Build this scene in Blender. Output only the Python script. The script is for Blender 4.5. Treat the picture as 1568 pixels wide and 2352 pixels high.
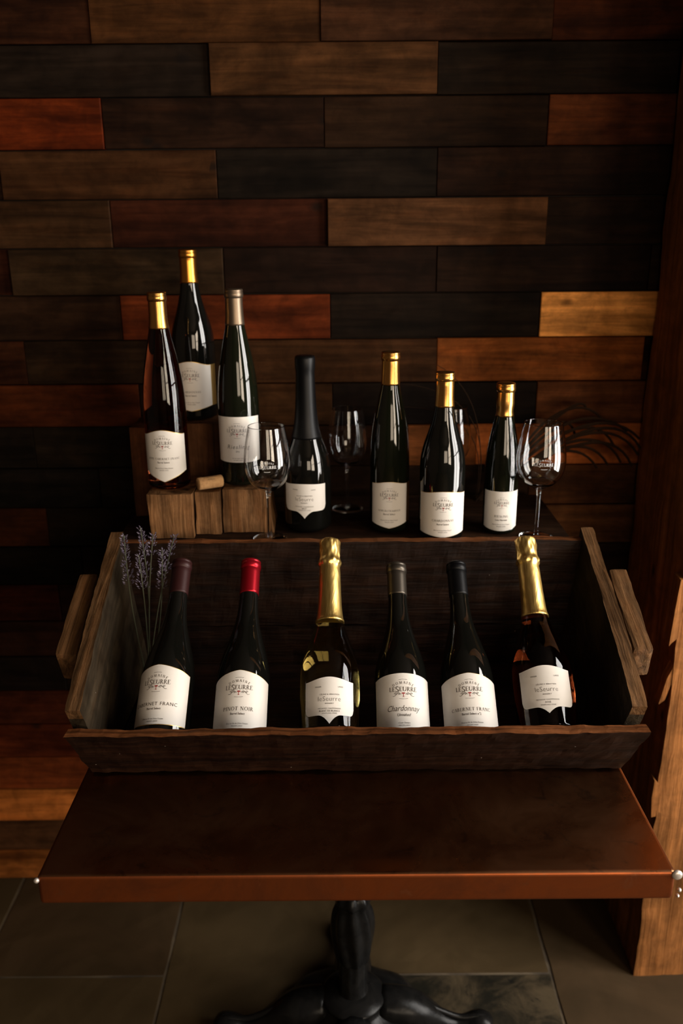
import bpy, bmesh, math, random
from mathutils import Matrix, Vector, noise
R = math.radians
random.seed(7)
for o in list(bpy.data.objects): bpy.data.objects.remove(o)
scene = bpy.context.scene
COL = scene.collection

# ------------------------------------------------------------------ camera
F_PX, PITCH, ROLL, CAM_H = 1950.0, R(18.3), R(-0.45), 1.5
cd = bpy.data.cameras.new('camera'); cam = bpy.data.objects.new('camera', cd); COL.objects.link(cam)
cd.sensor_fit = 'VERTICAL'; cd.sensor_height = 36.0; cd.lens = F_PX/2352*36.0
cd.clip_start = .02
cd.dof.use_dof = True; cd.dof.focus_distance = 1.24; cd.dof.aperture_fstop = 3.2
cam.matrix_world = Matrix.Translation((0, 0, CAM_H)) @ Matrix.Rotation(math.pi/2-PITCH, 4, 'X') @ Matrix.Rotation(ROLL, 4, 'Z')
scene.camera = cam
# ------------------------------------------------------------------ world, lights, exposure
w = bpy.data.worlds.new('world'); scene.world = w; w.use_nodes = True
w.node_tree.nodes['Background'].inputs[0].default_value = (1, .85, .7, 1)
w.node_tree.nodes['Background'].inputs[1].default_value = .02
vs = scene.view_settings
vs.view_transform = 'Standard'; vs.look = 'None'; vs.gamma = 1; vs.use_curve_mapping = False; vs.exposure = 0.0
def area(name, loc, rot, sx, sy, power, col):
    l = bpy.data.lights.new(name, 'AREA'); l.shape = 'RECTANGLE'; l.size = sx; l.size_y = sy
    l.energy = power; l.color = col
    o = bpy.data.objects.new(name, l); COL.objects.link(o); o.location = loc; o.rotation_euler = rot
    return o
W1 = dict(x=1.75, y0=.18, y1=1.30, z0=.30, z1=2.45)        # tall window in the right wall
W2 = dict(x=1.75, y0=-2.6, y1=-.85, z0=.80, z1=2.4)          # a second window further along the same wall
W3 = dict(y=-3.2, x0=.15, x1=1.6, z0=.90, z1=2.4)           # window in the wall behind the photographer
area('daylight_side_window', (W1['x']+.09, (W1['y0']+W1['y1'])/2, (W1['z0']+W1['z1'])/2), (R(90), 0, R(90)), W1['y1']-W1['y0'], W1['z1']-W1['z0'], 128, (1, .95, .89))
area('daylight_far_window', (W2['x']+.09, (W2['y0']+W2['y1'])/2, (W2['z0']+W2['z1'])/2), (R(90), 0, R(90)), W2['y1']-W2['y0'], W2['z1']-W2['z0'], 120, (1, .82, .62))
area('daylight_rear_window', ((W3['x0']+W3['x1'])/2, W3['y']-.09, (W3['z0']+W3['z1'])/2), (R(90), 0, 0), W3['x1']-W3['x0'], W3['z1']-W3['z0'], 42, (1, .80, .58))

# ------------------------------------------------------------------ pixel helpers (target frame 1568x2352)
def ray(px, py):
    u = (px-784)/F_PX; v = -(py-1176)/F_PX
    c, s = math.cos(ROLL), math.sin(ROLL); u, v = c*u-s*v, s*u+c*v
    return Vector((u, math.cos(PITCH)+v*math.sin(PITCH), -math.sin(PITCH)+v*math.cos(PITCH)))
def atY(px, py, Y): d = ray(px, py); return Vector((0, 0, CAM_H))+d*(Y/d.y)
def atZ(px, py, Z): d = ray(px, py); return Vector((0, 0, CAM_H))+d*((Z-CAM_H)/d.z)
def lin(r, g, b, k=1.0):
    f = lambda c: ((c/255+.055)/1.055)**2.4 if c > 10 else c/255/12.92
    return (f(r)*k, f(g)*k, f(b)*k)

# ------------------------------------------------------------------ materials
def nodes(m):
    m.use_nodes = True
    return m.node_tree, m.node_tree.nodes['Principled BSDF']
def mat(name, col, rough=.5, metal=0, **kw):
    m = bpy.data.materials.new(name); nt, b = nodes(m)
    b.inputs['Base Color'].default_value = (*col, 1); b.inputs['Roughness'].default_value = rough; b.inputs['Metallic'].default_value = metal
    for k, v in kw.items(): b.inputs[k.replace('_', ' ')].default_value = v
    return m
class NT:
    def __init__(s, nt): s.nt = nt
    def n(s, t, **kw):
        n = s.nt.nodes.new(t)
        for k, v in kw.items(): setattr(n, k, v)
        return n
    def l(s, a, b): s.nt.links.new(a, b)
    def math(s, op, a, b=None, c=None):
        n = s.n('ShaderNodeMath', operation=op)
        for i, v in enumerate((a, b, c)):
            if v is None: continue
            if isinstance(v, (int, float)): n.inputs[i].default_value = v
            else: s.l(v, n.inputs[i])
        return n.outputs[0]
    def noise(s, vec, scale, detail=4, rough=.6, dist=0):
        n = s.n('ShaderNodeTexNoise'); s.l(vec, n.inputs['Vector'])
        n.inputs['Scale'].default_value = scale; n.inputs['Detail'].default_value = detail; n.inputs['Roughness'].default_value = rough; n.inputs['Distortion'].default_value = dist
        return n.outputs['Fac']
    def map(s, v, a, b, c, d, smooth=True):
        n = s.n('ShaderNodeMapRange'); n.interpolation_type = 'SMOOTHSTEP' if smooth else 'LINEAR'
        s.l(v, n.inputs[0])
        for i, x in enumerate((a, b, c, d)): n.inputs[i+1].default_value = x
        return n.outputs[0]
    def mix(s, fac, a, b, mode='MIX'):
        n = s.n('ShaderNodeMix', data_type='RGBA', blend_type=mode)
        for i, v in ((0, fac), (6, a), (7, b)):
            if isinstance(v, (int, float)): n.inputs[i].default_value = v
            elif isinstance(v, tuple): n.inputs[i].default_value = (*v, 1)
            else: s.l(v, n.inputs[i])
        return n.outputs[2]
    def bump(s, h, strength, dist, bsdf):
        n = s.n('ShaderNodeBump'); n.inputs['Strength'].default_value = strength; n.inputs['Distance'].default_value = dist
        s.l(h, n.inputs['Height']); s.l(n.outputs[0], bsdf.inputs['Normal'])
def wood(name, axis='X', rough=.62, grain=(.55, 1.25), blotch=(.55, 1.2), knots=True, col=None, warm=(1.0, .8, .62), bump=.35, specks=0, scale=1.0, spec=.05, iso_r=(.72, 1.22), slope=0):
    """procedural sawn wood; colour from the object's own colour unless col is given; grain runs along axis"""
    m = bpy.data.materials.new(name); nt, b = nodes(m); t = NT(nt)
    tc = t.n('ShaderNodeTexCoord'); oi = t.n('ShaderNodeObjectInfo')
    off = t.n('ShaderNodeVectorMath', operation='ADD'); sc = t.n('ShaderNodeVectorMath', operation='SCALE')
    cm = t.n('ShaderNodeCombineXYZ')
    t.l(t.math('MULTIPLY', oi.outputs['Random'], 37.0), cm.inputs[0]); t.l(t.math('MULTIPLY', oi.outputs['Random'], 91.0), cm.inputs[1]); t.l(t.math('MULTIPLY', oi.outputs['Random'], 53.0), cm.inputs[2])
    src = tc.outputs['Object']
    if slope:                                        # grain that follows a sloping board
        vr = t.n('ShaderNodeVectorRotate', rotation_type='X_AXIS'); vr.inputs['Angle'].default_value = -slope
        t.l(src, vr.inputs['Vector']); src = vr.outputs[0]
    t.l(src, off.inputs[0]); t.l(cm.outputs[0], off.inputs[1])
    mp = t.n('ShaderNodeMapping'); t.l(off.outputs[0], mp.inputs[0])
    lo, hi = 3.0*scale, 70.0*scale
    mp.inputs['Scale'].default_value = {'X': (lo, hi, hi), 'Y': (hi, lo, hi), 'Z': (hi, hi, lo)}[axis]
    g = t.noise(mp.outputs[0], 1.0, 6, .65, .6)
    mp2 = t.n('ShaderNodeMapping'); t.l(off.outputs[0], mp2.inputs[0])
    lo, hi = 3.5*scale, 16.0*scale
    mp2.inputs['Scale'].default_value = {'X': (lo, hi, hi), 'Y': (hi, lo, hi), 'Z': (hi, hi, lo)}[axis]
    bl = t.noise(mp2.outputs[0], 1.0, 5, .62, .8)
    base = oi.outputs['Color'] if col is None else col
    iso = t.noise(off.outputs[0], 26*scale, 7, .68, .5)
    v = t.math('MULTIPLY', t.math('MULTIPLY', t.map(g, .25, .75, *grain), t.map(bl, .25, .75, *blotch)), t.map(iso, .3, .7, *iso_r))
    vb = t.n('ShaderNodeCombineXYZ')
    for i in range(3): t.l(v, vb.inputs[i])
    c = t.mix(1.0, base, vb.outputs[0], 'MULTIPLY')
    # redder in the streaks
    st = t.map(t.noise(mp2.outputs[0], 2.3, 3, .5, 1.0), .45, .8, 0, .55)
    c = t.mix(st, c, t.mix(1.0, c, warm, 'MULTIPLY'))
    if knots:
        vo = t.n('ShaderNodeTexVoronoi'); vo.inputs['Scale'].default_value = 1.0
        mk = t.n('ShaderNodeMapping'); t.l(off.outputs[0], mk.inputs[0]); mk.inputs['Scale'].default_value = tuple(9 if a == axis else 14 for a in 'XYZ')
        t.l(mk.outputs[0], vo.inputs['Vector'])
        k = t.map(vo.outputs['Distance'], .04, .17, 1, 0)
        sel = t.math('GREATER_THAN', t.noise(off.outputs[0], 2.1, 0), .56)
        c = t.mix(t.math('MULTIPLY', t.math('MULTIPLY', k, sel), .75), c, (.006, .004, .003))
    if specks:
        vo = t.n('ShaderNodeTexVoronoi'); vo.inputs['Scale'].default_value = 55; t.l(off.outputs[0], vo.inputs['Vector'])
        k = t.math('LESS_THAN', vo.outputs['Distance'], .055)
        sel = t.math('GREATER_THAN', t.noise(off.outputs[0], 16, 0), .62)
        c = t.mix(t.math('MULTIPLY', k, sel), c, (specks, specks*.9, specks*.78))
    t.l(c, b.inputs['Base Color']); b.inputs['Roughness'].default_value = rough
    b.inputs['Specular IOR Level'].default_value = spec
    t.bump(t.math('ADD', g, t.math('MULTIPLY', bl, .6)), bump, .004/scale, b)
    return m
def mottled(name, c1, c2, scale, rough, bump=.2, metal=0, r2=None, c3=None):
    m = bpy.data.materials.new(name); nt, b = nodes(m); t = NT(nt)
    tc = t.n('ShaderNodeTexCoord').outputs['Object']
    n1 = t.noise(tc, scale, 8, .65, .7)
    c = t.mix(t.map(n1, .35, .68, 0, 1), c1, c2)
    if c3:
        n2 = t.noise(tc, scale*3.1, 6, .7, 1.2); c = t.mix(t.map(n2, .56, .7, 0, .85), c, c3)
    t.l(c, b.inputs['Base Color']); b.inputs['Metallic'].default_value = metal
    if r2: t.l(t.map(n1, .3, .7, rough, r2), b.inputs['Roughness'])
    else: b.inputs['Roughness'].default_value = rough
    t.bump(n1, bump, .003, b)
    return m
M = {}
M['plank'] = wood('reclaimed_plank', 'X', rough=.65, blotch=(.38, 1.4), grain=(.6, 1.25))
M['post'] = wood('hewn_post', 'Z', rough=.7, col=lin(142, 92, 50), bump=.8, warm=(1, .88, .75), blotch=(.6, 1.15), scale=.7)
M['crate'] = wood('old_crate_wood', 'X', rough=.55, col=lin(36, 20, 11), specks=.22, bump=.8, grain=(.3, 1.55), spec=.15, knots=False)
M['crate_side'] = wood('old_crate_end_wood', 'Y', slope=R(20.5), rough=.6, col=lin(52, 43, 32), specks=.22, bump=.7, knots=False)
M['crate_worn'] = wood('worn_edge_wood', 'X', rough=.6, col=lin(104, 62, 34), bump=1.0, grain=(.22, 1.45), scale=1.4, knots=False, iso_r=(.92, 1.08), blotch=(.8, 1.12))
M['crate_worn_y'] = wood('worn_edge_wood_end', 'Y', slope=R(20.5), rough=.6, col=lin(94, 67, 42), bump=1.0, grain=(.22, 1.45), scale=1.4, knots=False, iso_r=(.92, 1.08), blotch=(.8, 1.12))
M['block'] = wood('split_block_wood', 'Z', rough=.7, col=lin(126, 90, 58), bump=1.0, grain=(.3, 1.35), scale=.8)
M['block_shaded'] = wood('shaded_brown_block_wood', 'Z', rough=.7, col=lin(82, 52, 31), bump=1.0, grain=(.3, 1.35), scale=.8)  # block wood darkened: shade behind the low block is put into its colour
M['riser'] = wood('riser_wood', 'X', rough=.7, col=lin(44, 28, 17), knots=False)
M['copper'] = mottled('aged_copper', (.38, .165, .07), (.26, .115, .052), 7, .22, .03, 1.0, .38, (.17, .085, .045))
M['copper_edge'] = mottled('worn_copper_edge', (.34, .085, .022), (.17, .045, .014), 9, .30, .08, .85, .48, (.26, .085, .032))
M['iron'] = mottled('black_cast_iron', (.004, .004, .004), (.008, .0075, .007), 30, .24, .3)
M['iron'].node_tree.nodes['Principled BSDF'].inputs['Specular IOR Level'].default_value = .12
M['grout'] = mottled('grout', (.11, .08, .045), (.03, .02, .011), 5, .9)
M['slate_brown'] = mottled('brown_floor_stone', (.041, .0265, .0115), (.060, .039, .0175), 4, .55, .25)
M['slate_dark'] = mottled('dark_floor_stone', (.034, .021, .0095), (.052, .031, .0145), 4, .55, .25)
M['slate_mottled'] = mottled('mottled_slate', (.010, .009, .006), (.065, .047, .026), 11, .5, .5, c3=(.006, .006, .005))
for _k in ('slate_brown', 'slate_dark', 'slate_mottled'): M[_k].node_tree.nodes['Principled BSDF'].inputs['Specular IOR Level'].default_value = .15
M['plaster'] = mottled('dark_plaster', (.035, .022, .013), (.045, .028, .017), 3, .8)
M['frame'] = mat('window_frame_paint', (.05, .03, .018), .5)
M['backing'] = mat('wall_backing', (.012, .008, .005), .9)
M['glass_black'] = mat('near_black_bottle_glass', (.0035, .0035, .0028), .035, Specular_IOR_Level=.6)
M['glass_green'] = mat('dark_green_bottle_glass', (.005, .006, .003), .035, Specular_IOR_Level=.6)
M['glass_rose'] = mat('amber_rose_glass_with_wine', (.46, .12, .05), .01, Transmission_Weight=1.0, IOR=1.42)
M['glass_gold'] = mat('pale_glass_with_gold_wine', (.78, .62, .20), .01, Transmission_Weight=1.0, IOR=1.40)
M['glass_rosespk'] = mat('amber_red_sparkling', (.36, .07, .02), .01, Transmission_Weight=1.0, IOR=1.42)
M['crystal'] = mat('clear_crystal', (1, 1, 1), .0, Transmission_Weight=1.0, IOR=1.47)
M['frost'] = mat('frosted_etching', (.8, .78, .75), .6)
M['paper'] = mat('label_paper', (.72, .675, .62), .55)
M['ink'] = mat('dark_ink', (.06, .045, .035), .6)
M['inkred'] = mat('red_ink', (.30, .03, .03), .6)
M['inkgrey'] = mat('grey_ink', (.22, .18, .16), .6)
M['goldleaf'] = mat('gold_label_edge', (.80, .52, .16), .35, 1)
M['cap_gold'] = mat('gold_capsule', (.64, .33, .09), .26, 1)
M['cap_copper'] = mat('orange_gold_capsule', (.66, .28, .05), .28, 1)
M['cap_bronze'] = mat('bronze_capsule', (.17, .125, .085), .4, .9)
M['cap_maroon'] = mat('maroon_capsule', (.028, .007, .0065), .45, .2, Specular_IOR_Level=.3)
M['cap_red'] = mat('red_capsule', (.42, .008, .018), .3, .75)
M['cap_grey'] = mat('dark_pewter_capsule', (.075, .062, .048), .38, .8)
M['cap_black'] = mat('black_capsule', (.002, .002, .0024), .42, Specular_IOR_Level=.2)
def foil_mat(name, col):
    m = bpy.data.materials.new(name); nt, b = nodes(m); t = NT(nt)
    b.inputs['Base Color'].default_value = (*col, 1); b.inputs['Metallic'].default_value = 1; b.inputs['Roughness'].default_value = .36
    tc = t.n('ShaderNodeTexCoord').outputs['Object']
    mp = t.n('ShaderNodeMapping'); t.l(tc, mp.inputs[0]); mp.inputs['Scale'].default_value = (60, 60, 22)
    t.bump(t.noise(mp.outputs[0], 1.0, 3, .5, .6), .5, .004, b)
    return m
M['foil_gold'] = foil_mat('crinkled_gold_foil', (.90, .62, .20))
M['cork'] = mottled('cork', (.52, .30, .13), (.40, .21, .085), 90, .85, .3, c3=(.2, .1, .04))
M['stem'] = mat('lavender_stem', (.06, .063, .034), .7)
M['bud'] = mottled('lavender_buds', (.05, .036, .07), (.13, .105, .125), 160, .8)
M['grass'] = mat('dried_grass_blade', (.024, .012, .006), .9, Specular_IOR_Level=.1)
M['nail'] = mat('pale_nail_head', (.62, .56, .5), .35, .6)
M['hook'] = mat('dark_iron_nail', (.02, .015, .012), .5)

# ------------------------------------------------------------------ mesh helpers
def obj(name, V, Fc, m, parent=None, smooth=False, idx=None, loc=None):
    me = bpy.data.meshes.new(name); me.from_pydata([tuple(v) for v in V], [], Fc)
    for x in (m if isinstance(m, (list, tuple)) else [m]): me.materials.append(x)
    if smooth: me.polygons.foreach_set('use_smooth', [True]*len(me.polygons))
    if idx: me.polygons.foreach_set('material_index', idx)
    me.update()
    o = bpy.data.objects.new(name, me); COL.objects.link(o)
    if parent: o.parent = parent
    if loc: o.location = loc
    return o
def empty(name, loc=(0, 0, 0)):
    o = bpy.data.objects.new(name, None); COL.objects.link(o); o.location = loc; o.empty_display_size = .05
    return o
def tag(o, label=None, cat=None, group=None, kind=None):
    for k, v in (('label', label), ('category', cat), ('group', group), ('kind', kind)):
        if v: o[k] = v
    return o
def box(x0, x1, y0, y1, z0, z1):
    V = [(x, y, z) for x in (x0, x1) for y in (y0, y1) for z in (z0, z1)]
    return V, [(0, 1, 3, 2), (4, 6, 7, 5), (0, 4, 5, 1), (2, 3, 7, 6), (0, 2, 6, 4), (1, 5, 7, 3)]
def join(parts):
    V, Fc = [], []
    for v, f in parts:
        n = len(V); V += list(v); Fc += [tuple(i+n for i in q) for q in f]
    return V, Fc
def lathe(prof, seg=48, flute=None, cap0=True, cap1=True, seam=0):
    V, Fc = [], []
    for (r, z) in prof:
        for i in range(seg):
            a = 2*math.pi*i/seg; k = r if flute is None else r*flute(a, z)
            V.append((k*math.cos(a), k*math.sin(a), z))
    for j in range(len(prof)-1):
        for i in range(seg):
            a, b = j*seg+i, j*seg+(i+1) % seg
            Fc.append((a, b, b+seg, a+seg))
    if cap0: Fc.append(tuple(reversed(range(seg))))
    if cap1: n = (len(prof)-1)*seg; Fc.append(tuple(range(n, n+seg)))
    return V, Fc
def smoothprof(pts, n=6):
    """Catmull-Rom through (r,z) points"""
    out = []
    P = [pts[0]]+list(pts)+[pts[-1]]
    for i in range(1, len(P)-2):
        for k in range(n):
            t = k/n; q = []
            for c in (0, 1):
                a, b, d, e = P[i-1][c], P[i][c], P[i+1][c], P[i+2][c]
                q.append(.5*(2*b+(d-a)*t+(2*a-5*b+4*d-e)*t*t+(3*b-a-3*d+e)*t**3))
            out.append(tuple(q))
    out.append(pts[-1]); return out
def tube(path, rad, seg=6):
    V, Fc = [], []
    path = [Vector(p) for p in path]
    for i, p in enumerate(path):
        d = (path[min(i+1, len(path)-1)]-path[max(i-1, 0)]).normalized()
        a = d.cross(Vector((0, 1, .13))).normalized(); b = d.cross(a)
        r = rad(i/(len(path)-1)) if callable(rad) else rad
        for k in range(seg):
            t = 2*math.pi*k/seg; V.append(p+a*(r*math.cos(t))+b*(r*math.sin(t)))
    for i in range(len(path)-1):
        for k in range(seg):
            q, s = i*seg+k, i*seg+(k+1) % seg
            Fc.append((q, s, s+seg, q+seg))
    Fc.append(tuple(range(seg))[::-1]); n = (len(path)-1)*seg; Fc.append(tuple(range(n, n+seg)))
    return V, Fc
def hexa(c, n=(1, 1, 1), jit=0, freq=30, seed=0, worn=None):
    """eight corners c[x][y][z] -> subdivided hexahedron with noise-worn surface; returns V, F, idx (1 where worn(normal, centre))"""
    nx, ny, nz = n; key = {}; V = []; Fc = []
    def P(i, j, k):
        q = (i, j, k)
        if q in key: return key[q]
        u, v, w_ = i/nx, j/ny, k/nz
        p = Vector()
        for a in (0, 1):
            for b in (0, 1):
                for d in (0, 1):
                    p += Vector(c[a][b][d])*((u if a else 1-u)*(v if b else 1-v)*(w_ if d else 1-w_))
        if jit:
            s = Vector((seed*3.1, seed*1.7, seed*.9))
            p = p+(noise.noise_vector(p*freq+s)+.5*noise.noise_vector(p*freq*2.7+s))*jit
        key[q] = len(V); V.append(p); return key[q]
    for i in range(nx):
        for j in range(ny):
            for k, fl in ((0, 1), (nz, 0)):
                f = (P(i, j, k), P(i+1, j, k), P(i+1, j+1, k), P(i, j+1, k)); Fc.append(f[::-1] if fl else f)
    for i in range(nx):
        for k in range(nz):
            for j, fl in ((0, 0), (ny, 1)):
                f = (P(i, j, k), P(i+1, j, k), P(i+1, j, k+1), P(i, j, k+1)); Fc.append(f[::-1] if fl else f)
    for j in range(ny):
        for k in range(nz):
            for i, fl in ((0, 1), (nx, 0)):
                f = (P(i, j, k), P(i, j+1, k), P(i, j+1, k+1), P(i, j, k+1)); Fc.append(f[::-1] if fl else f)
    idx = None
    if worn:
        idx = []
        for f in Fc:
            a, b, d = V[f[0]], V[f[1]], V[f[2]]; nn = (b-a).cross(d-a)
            nn = nn.normalized() if nn.length else nn
            idx.append(1 if worn(nn, (a+d)/2) else 0)
    return V, Fc, idx
def corners(f):  # f(a,b,d) -> point, a,b,d in 0/1
    return [[[f(a, b, d) for d in (0, 1)] for b in (0, 1)] for a in (0, 1)]

# ------------------------------------------------------------------ room shell
WALL_Y = 1.70
XR, XL, YB, ZC = 1.75, -2.3, -3.2, 2.75
obj_floor_v, obj_floor_f = box(XL-.1, XR+.1, YB-.1, WALL_Y+.1, -.06, -.003)
floor = tag(obj('floor', obj_floor_v, obj_floor_f, M['grout']), kind='structure')
V, Fc = box(XL-.1, XR+.1, YB-.1, WALL_Y+.1, ZC, ZC+.06)
tag(obj('ceiling', V, Fc, M['plaster']), kind='structure')
V, Fc = box(XL-.1, XL, YB-.1, WALL_Y+.1, -.06, ZC)
tag(obj('wall_left', V, Fc, M['plaster']), kind='structure')
V, Fc = join([box(XR, XR+.1, YB-.1, W2['y0'], -.06, ZC), box(XR, XR+.1, W2['y1'], W1['y0'], -.06, ZC), box(XR, XR+.1, W1['y1'], WALL_Y+.1, -.06, ZC)]+
             [box(XR, XR+.1, q['y0'], q['y1'], a, b) for q in (W1, W2) for a, b in ((-.06, q['z0']), (q['z1'], ZC))])
tag(obj('wall_right', V, Fc, M['plaster']), kind='structure')
V, Fc = join([box(XL, W3['x0'], YB-.1, YB, -.06, ZC), box(W3['x1'], XR, YB-.1, YB, -.06, ZC),
              box(W3['x0'], W3['x1'], YB-.1, YB, -.06, W3['z0']), box(W3['x0'], W3['x1'], YB-.1, YB, W3['z1'], ZC)])
tag(obj('wall_front', V, Fc, M['plaster']), kind='structure')
for nm, q, bar in (('window_1', W1, 1.30), ('window_2', W2, 1.5)):
    wn = tag(empty(nm, (XR+.03, 0, 0)), kind='structure')
    y0, y1, z0, z1 = q['y0'], q['y1'], q['z0'], q['z1']
    V, Fc = join([box(-.02, .03, y0, y0+.05, z0, z1), box(-.02, .03, y1-.05, y1, z0, z1), box(-.02, .03, y0, y1, z0, z0+.06), box(-.02, .03, y0, y1, z1-.05, z1)])
    obj('window_frame', V, Fc, M['frame'], wn)
    V, Fc = box(-.012, .02, (y0+y1)/2-.03, (y0+y1)/2+.03, z0, z1); obj('glazing_bar', V, Fc, M['frame'], wn)
    V, Fc = box(-.012, .02, y0, y1, bar-.02, bar+.02); obj('glazing_bar', V, Fc, M['frame'], wn)
wn = tag(empty('window_3', (0, YB-.03, 0)), kind='structure')
x0, x1, z0, z1 = W3['x0'], W3['x1'], W3['z0'], W3['z1']
V, Fc = join([box(x0, x0+.05, -.03, .02, z0, z1), box(x1-.05, x1, -.03, .02, z0, z1), box(x0, x1, -.03, .02, z0, z0+.05), box(x0, x1, -.03, .02, z1-.05, z1)])
obj('window_frame', V, Fc, M['frame'], wn)
V, Fc = box((x0+x1)/2-.02, (x0+x1)/2+.02, -.02, .015, z0, z1); obj('glazing_bar', V, Fc, M['frame'], wn)

# ---- back wall of reclaimed planks
V, Fc = box(XL-.1, XR+.1, WALL_Y+.012, WALL_Y+.1, -.06, ZC)
wall_back = tag(obj('wall_back', V, Fc, M['backing']), kind='structure')
PK = .95
def plank(x0, x1, z0, z1, col, proud=0.0, skew=0.0):
    rr = random.Random(int((x0*1000+z0*7000)))
    g = .0005
    xa, xb, za, zb = x0+g, x1-g, z0+g+rr.uniform(0, .0012), z1-g-rr.uniform(0, .0012)
    f = WALL_Y-proud-rr.uniform(0, .0025); tw = rr.uniform(-.0012, .0012)
    cx, cz = (xa+xb)/2, (za+zb)/2
    ch = .0012
    V = [(xa-cx, WALL_Y+.014, za-cz), (xb-cx, WALL_Y+.014, za-cz), (xb-cx, WALL_Y+.014, zb-cz), (xa-cx, WALL_Y+.014, zb-cz)]
    V += [(xa-cx, f+ch+tw, za-cz), (xb-cx, f+ch-tw, za-cz), (xb-cx, f+ch-tw, zb-cz), (xa-cx, f+ch+tw, zb-cz)]
    V += [(xa-cx+ch, f+tw, za-cz+ch), (xb-cx-ch, f-tw, za-cz+ch), (xb-cx-ch, f-tw, zb-cz-ch), (xa-cx+ch, f+tw, zb-cz-ch)]
    Fq = [(8, 9, 10, 11)]
    for i in range(4):
        j = (i+1) % 4
        Fq += [(i, j, 4+j, 4+i), (4+i, 4+j, 8+j, 8+i)]
    o = obj('plank', V, Fq, M['plank'], wall_back, loc=(cx, 0, cz)); o.color = (*col, 1)
    return o
# rows by their top pixel line at the centre; row k spans zt[k+1]..zt[k]
NR = 22
zt = [1.9065-.0868*k for k in range(NR)]+[.0]
def rowpx(k, px):      # X of a joint seen at px in row k
    zc = (zt[k]+zt[k+1])/2
    lo, hi = -2.5, 2.5
    for _ in range(50):
        mid = (lo+hi)/2
        q = Vector((mid, WALL_Y, zc-CAM_H)); dep = q.y*math.cos(PITCH)-q.z*math.sin(PITCH); up = q.y*math.sin(PITCH)+q.z*math.cos(PITCH)
        u, v = mid/dep, up/dep; c, s = math.cos(-ROLL), math.sin(-ROLL); uu = c*u-s*v
        if 784+F_PX*uu < px: lo = mid
        else: hi = mid
    return lo
D, VD = (34, 20, 11), (24, 17, 11)
ROWS = {  # row: list of joints (px) with the plank colour that FOLLOWS the joint and how proud it stands (mm); right-end colours also raised to stand in for light
 0: [(-400, (44, 22, 10), 0), (205, (62, 36, 16), 3), (735, (58, 34, 19), 5), (1270, (66, 30, 11), 0)],
 1: [(-40, (26, 18, 12), 0), (482, (74, 46, 24), 7), (1004, (30, 20, 12), 0), (1560, D, 0)],
 2: [(-290, (84, 31, 8), 3), (236, (34, 19, 10), 0), (744, (38, 23, 12), 1), (1257, (82, 41, 18), 4)],
 3: [(-500, D, 0), (2, (52, 30, 14), 3), (498, (25, 18, 12), 1), (1003, (37, 21, 12), 1), (1570, D, 0)],
 4: [(-260, (50, 31, 16), 3), (256, (48, 21, 10), 0), (752, (86, 55, 32), 14), (1252, (38, 23, 13), 0)],
 5: [(-500, (50, 23, 11), 0), (27, (44, 30, 17), 9), (514, (30, 17, 10), 0), (1002, (32, 19, 11), 0)],
 6: [(-200, (38, 23, 13), 0), (280, (88, 37, 14), 4), (758, (27, 18, 11), 0), (1239, (228, 152, 78), 6)],
 7: [(-500, (48, 24, 11), 0), (60, (38, 25, 14), 1), (560, (56, 33, 16), 2), (1002, (122, 66, 27), 3)],
 8: [(-180, (66, 30, 11), 3), (322, (32, 19, 11), 0), (585, (54, 32, 15), 6), (763, (22, 14, 9), 0), (1230, (88, 49, 25), 1)],
 9: [(-400, (20, 14, 9), 0), (80, (24, 17, 10), 0), (560, (48, 28, 14), 0), (935, (120, 66, 30), 4), (1092, (172, 94, 44), 2)],
 10: [(-300, (18, 13, 9), 0), (230, (24, 16, 10), 0), (720, (40, 24, 12), 0), (1213, (70, 40, 19), 0)],
 11: [(-380, (52, 25, 10), 0), (110, (26, 18, 11), 0), (620, (40, 24, 12), 0), (1100, (85, 52, 27), 2)],
 12: [(-300, (20, 14, 9), 0), (190, (24, 15, 9), 0), (700, D, 0), (1200, D, 0)],
 13: [(-350, (52, 19, 8), 2), (138, (34, 15, 8), 0), (650, D, 0), (1150, D, 0)],
 14: [(-250, (40, 20, 10), 1), (260, D, 0), (760, D, 0), (1260, D, 0)],
 15: [(-330, (22, 14, 9), 0), (150, (26, 16, 9), 0), (640, D, 0), (1140, D, 0)],
 16: [(-260, (58, 24, 10), 1), (250, D, 0), (740, D, 0), (1240, D, 0)],
 17: [(-350, (72, 29, 11), 2), (210, D, 0), (690, D, 0), (1190, D, 0)],
 18: [(-250, (92, 42, 17), 2), (330, D, 0), (830, D, 0)],
 19: [(-360, (155, 88, 37), 6), (240, D, 0), (740, D, 0)],
 20: [(-300, (62, 38, 21), 1), (220, D, 0), (720, D, 0)],
 21: [(-380, (112, 64, 27), 3), (190, D, 0), (690, D, 0)],
}
rnd = random.Random(3)
pal = [(34, 20, 11), (26, 18, 12), (58, 33, 16), (48, 24, 11), (74, 44, 22), (40, 26, 14), (66, 30, 12)]
for k in range(NR):
    js = [(rowpx(k, px), c, p) for px, c, p in ROWS[k]]
    x = js[0][0]
    while x > XL+.05:
        nx = max(XL, x-rnd.uniform(.36, .44)); plank(nx, x, zt[k+1], zt[k], lin(*rnd.choice(pal), PK), rnd.uniform(0, .004)); x = nx
    for i, (x, c, p) in enumerate(js):
        xe = js[i+1][0] if i+1 < len(js) else x+.41
        plank(x, xe, zt[k+1], zt[k], lin(*c, PK), p/1000)
    x = xe
    while x < XR-.02:
        nx = min(XR, x+rnd.uniform(.36, .44)); plank(x, nx, zt[k+1], zt[k], lin(*rnd.choice(pal), PK), rnd.uniform(0, .004)); x = nx
z = zt[0]
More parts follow.
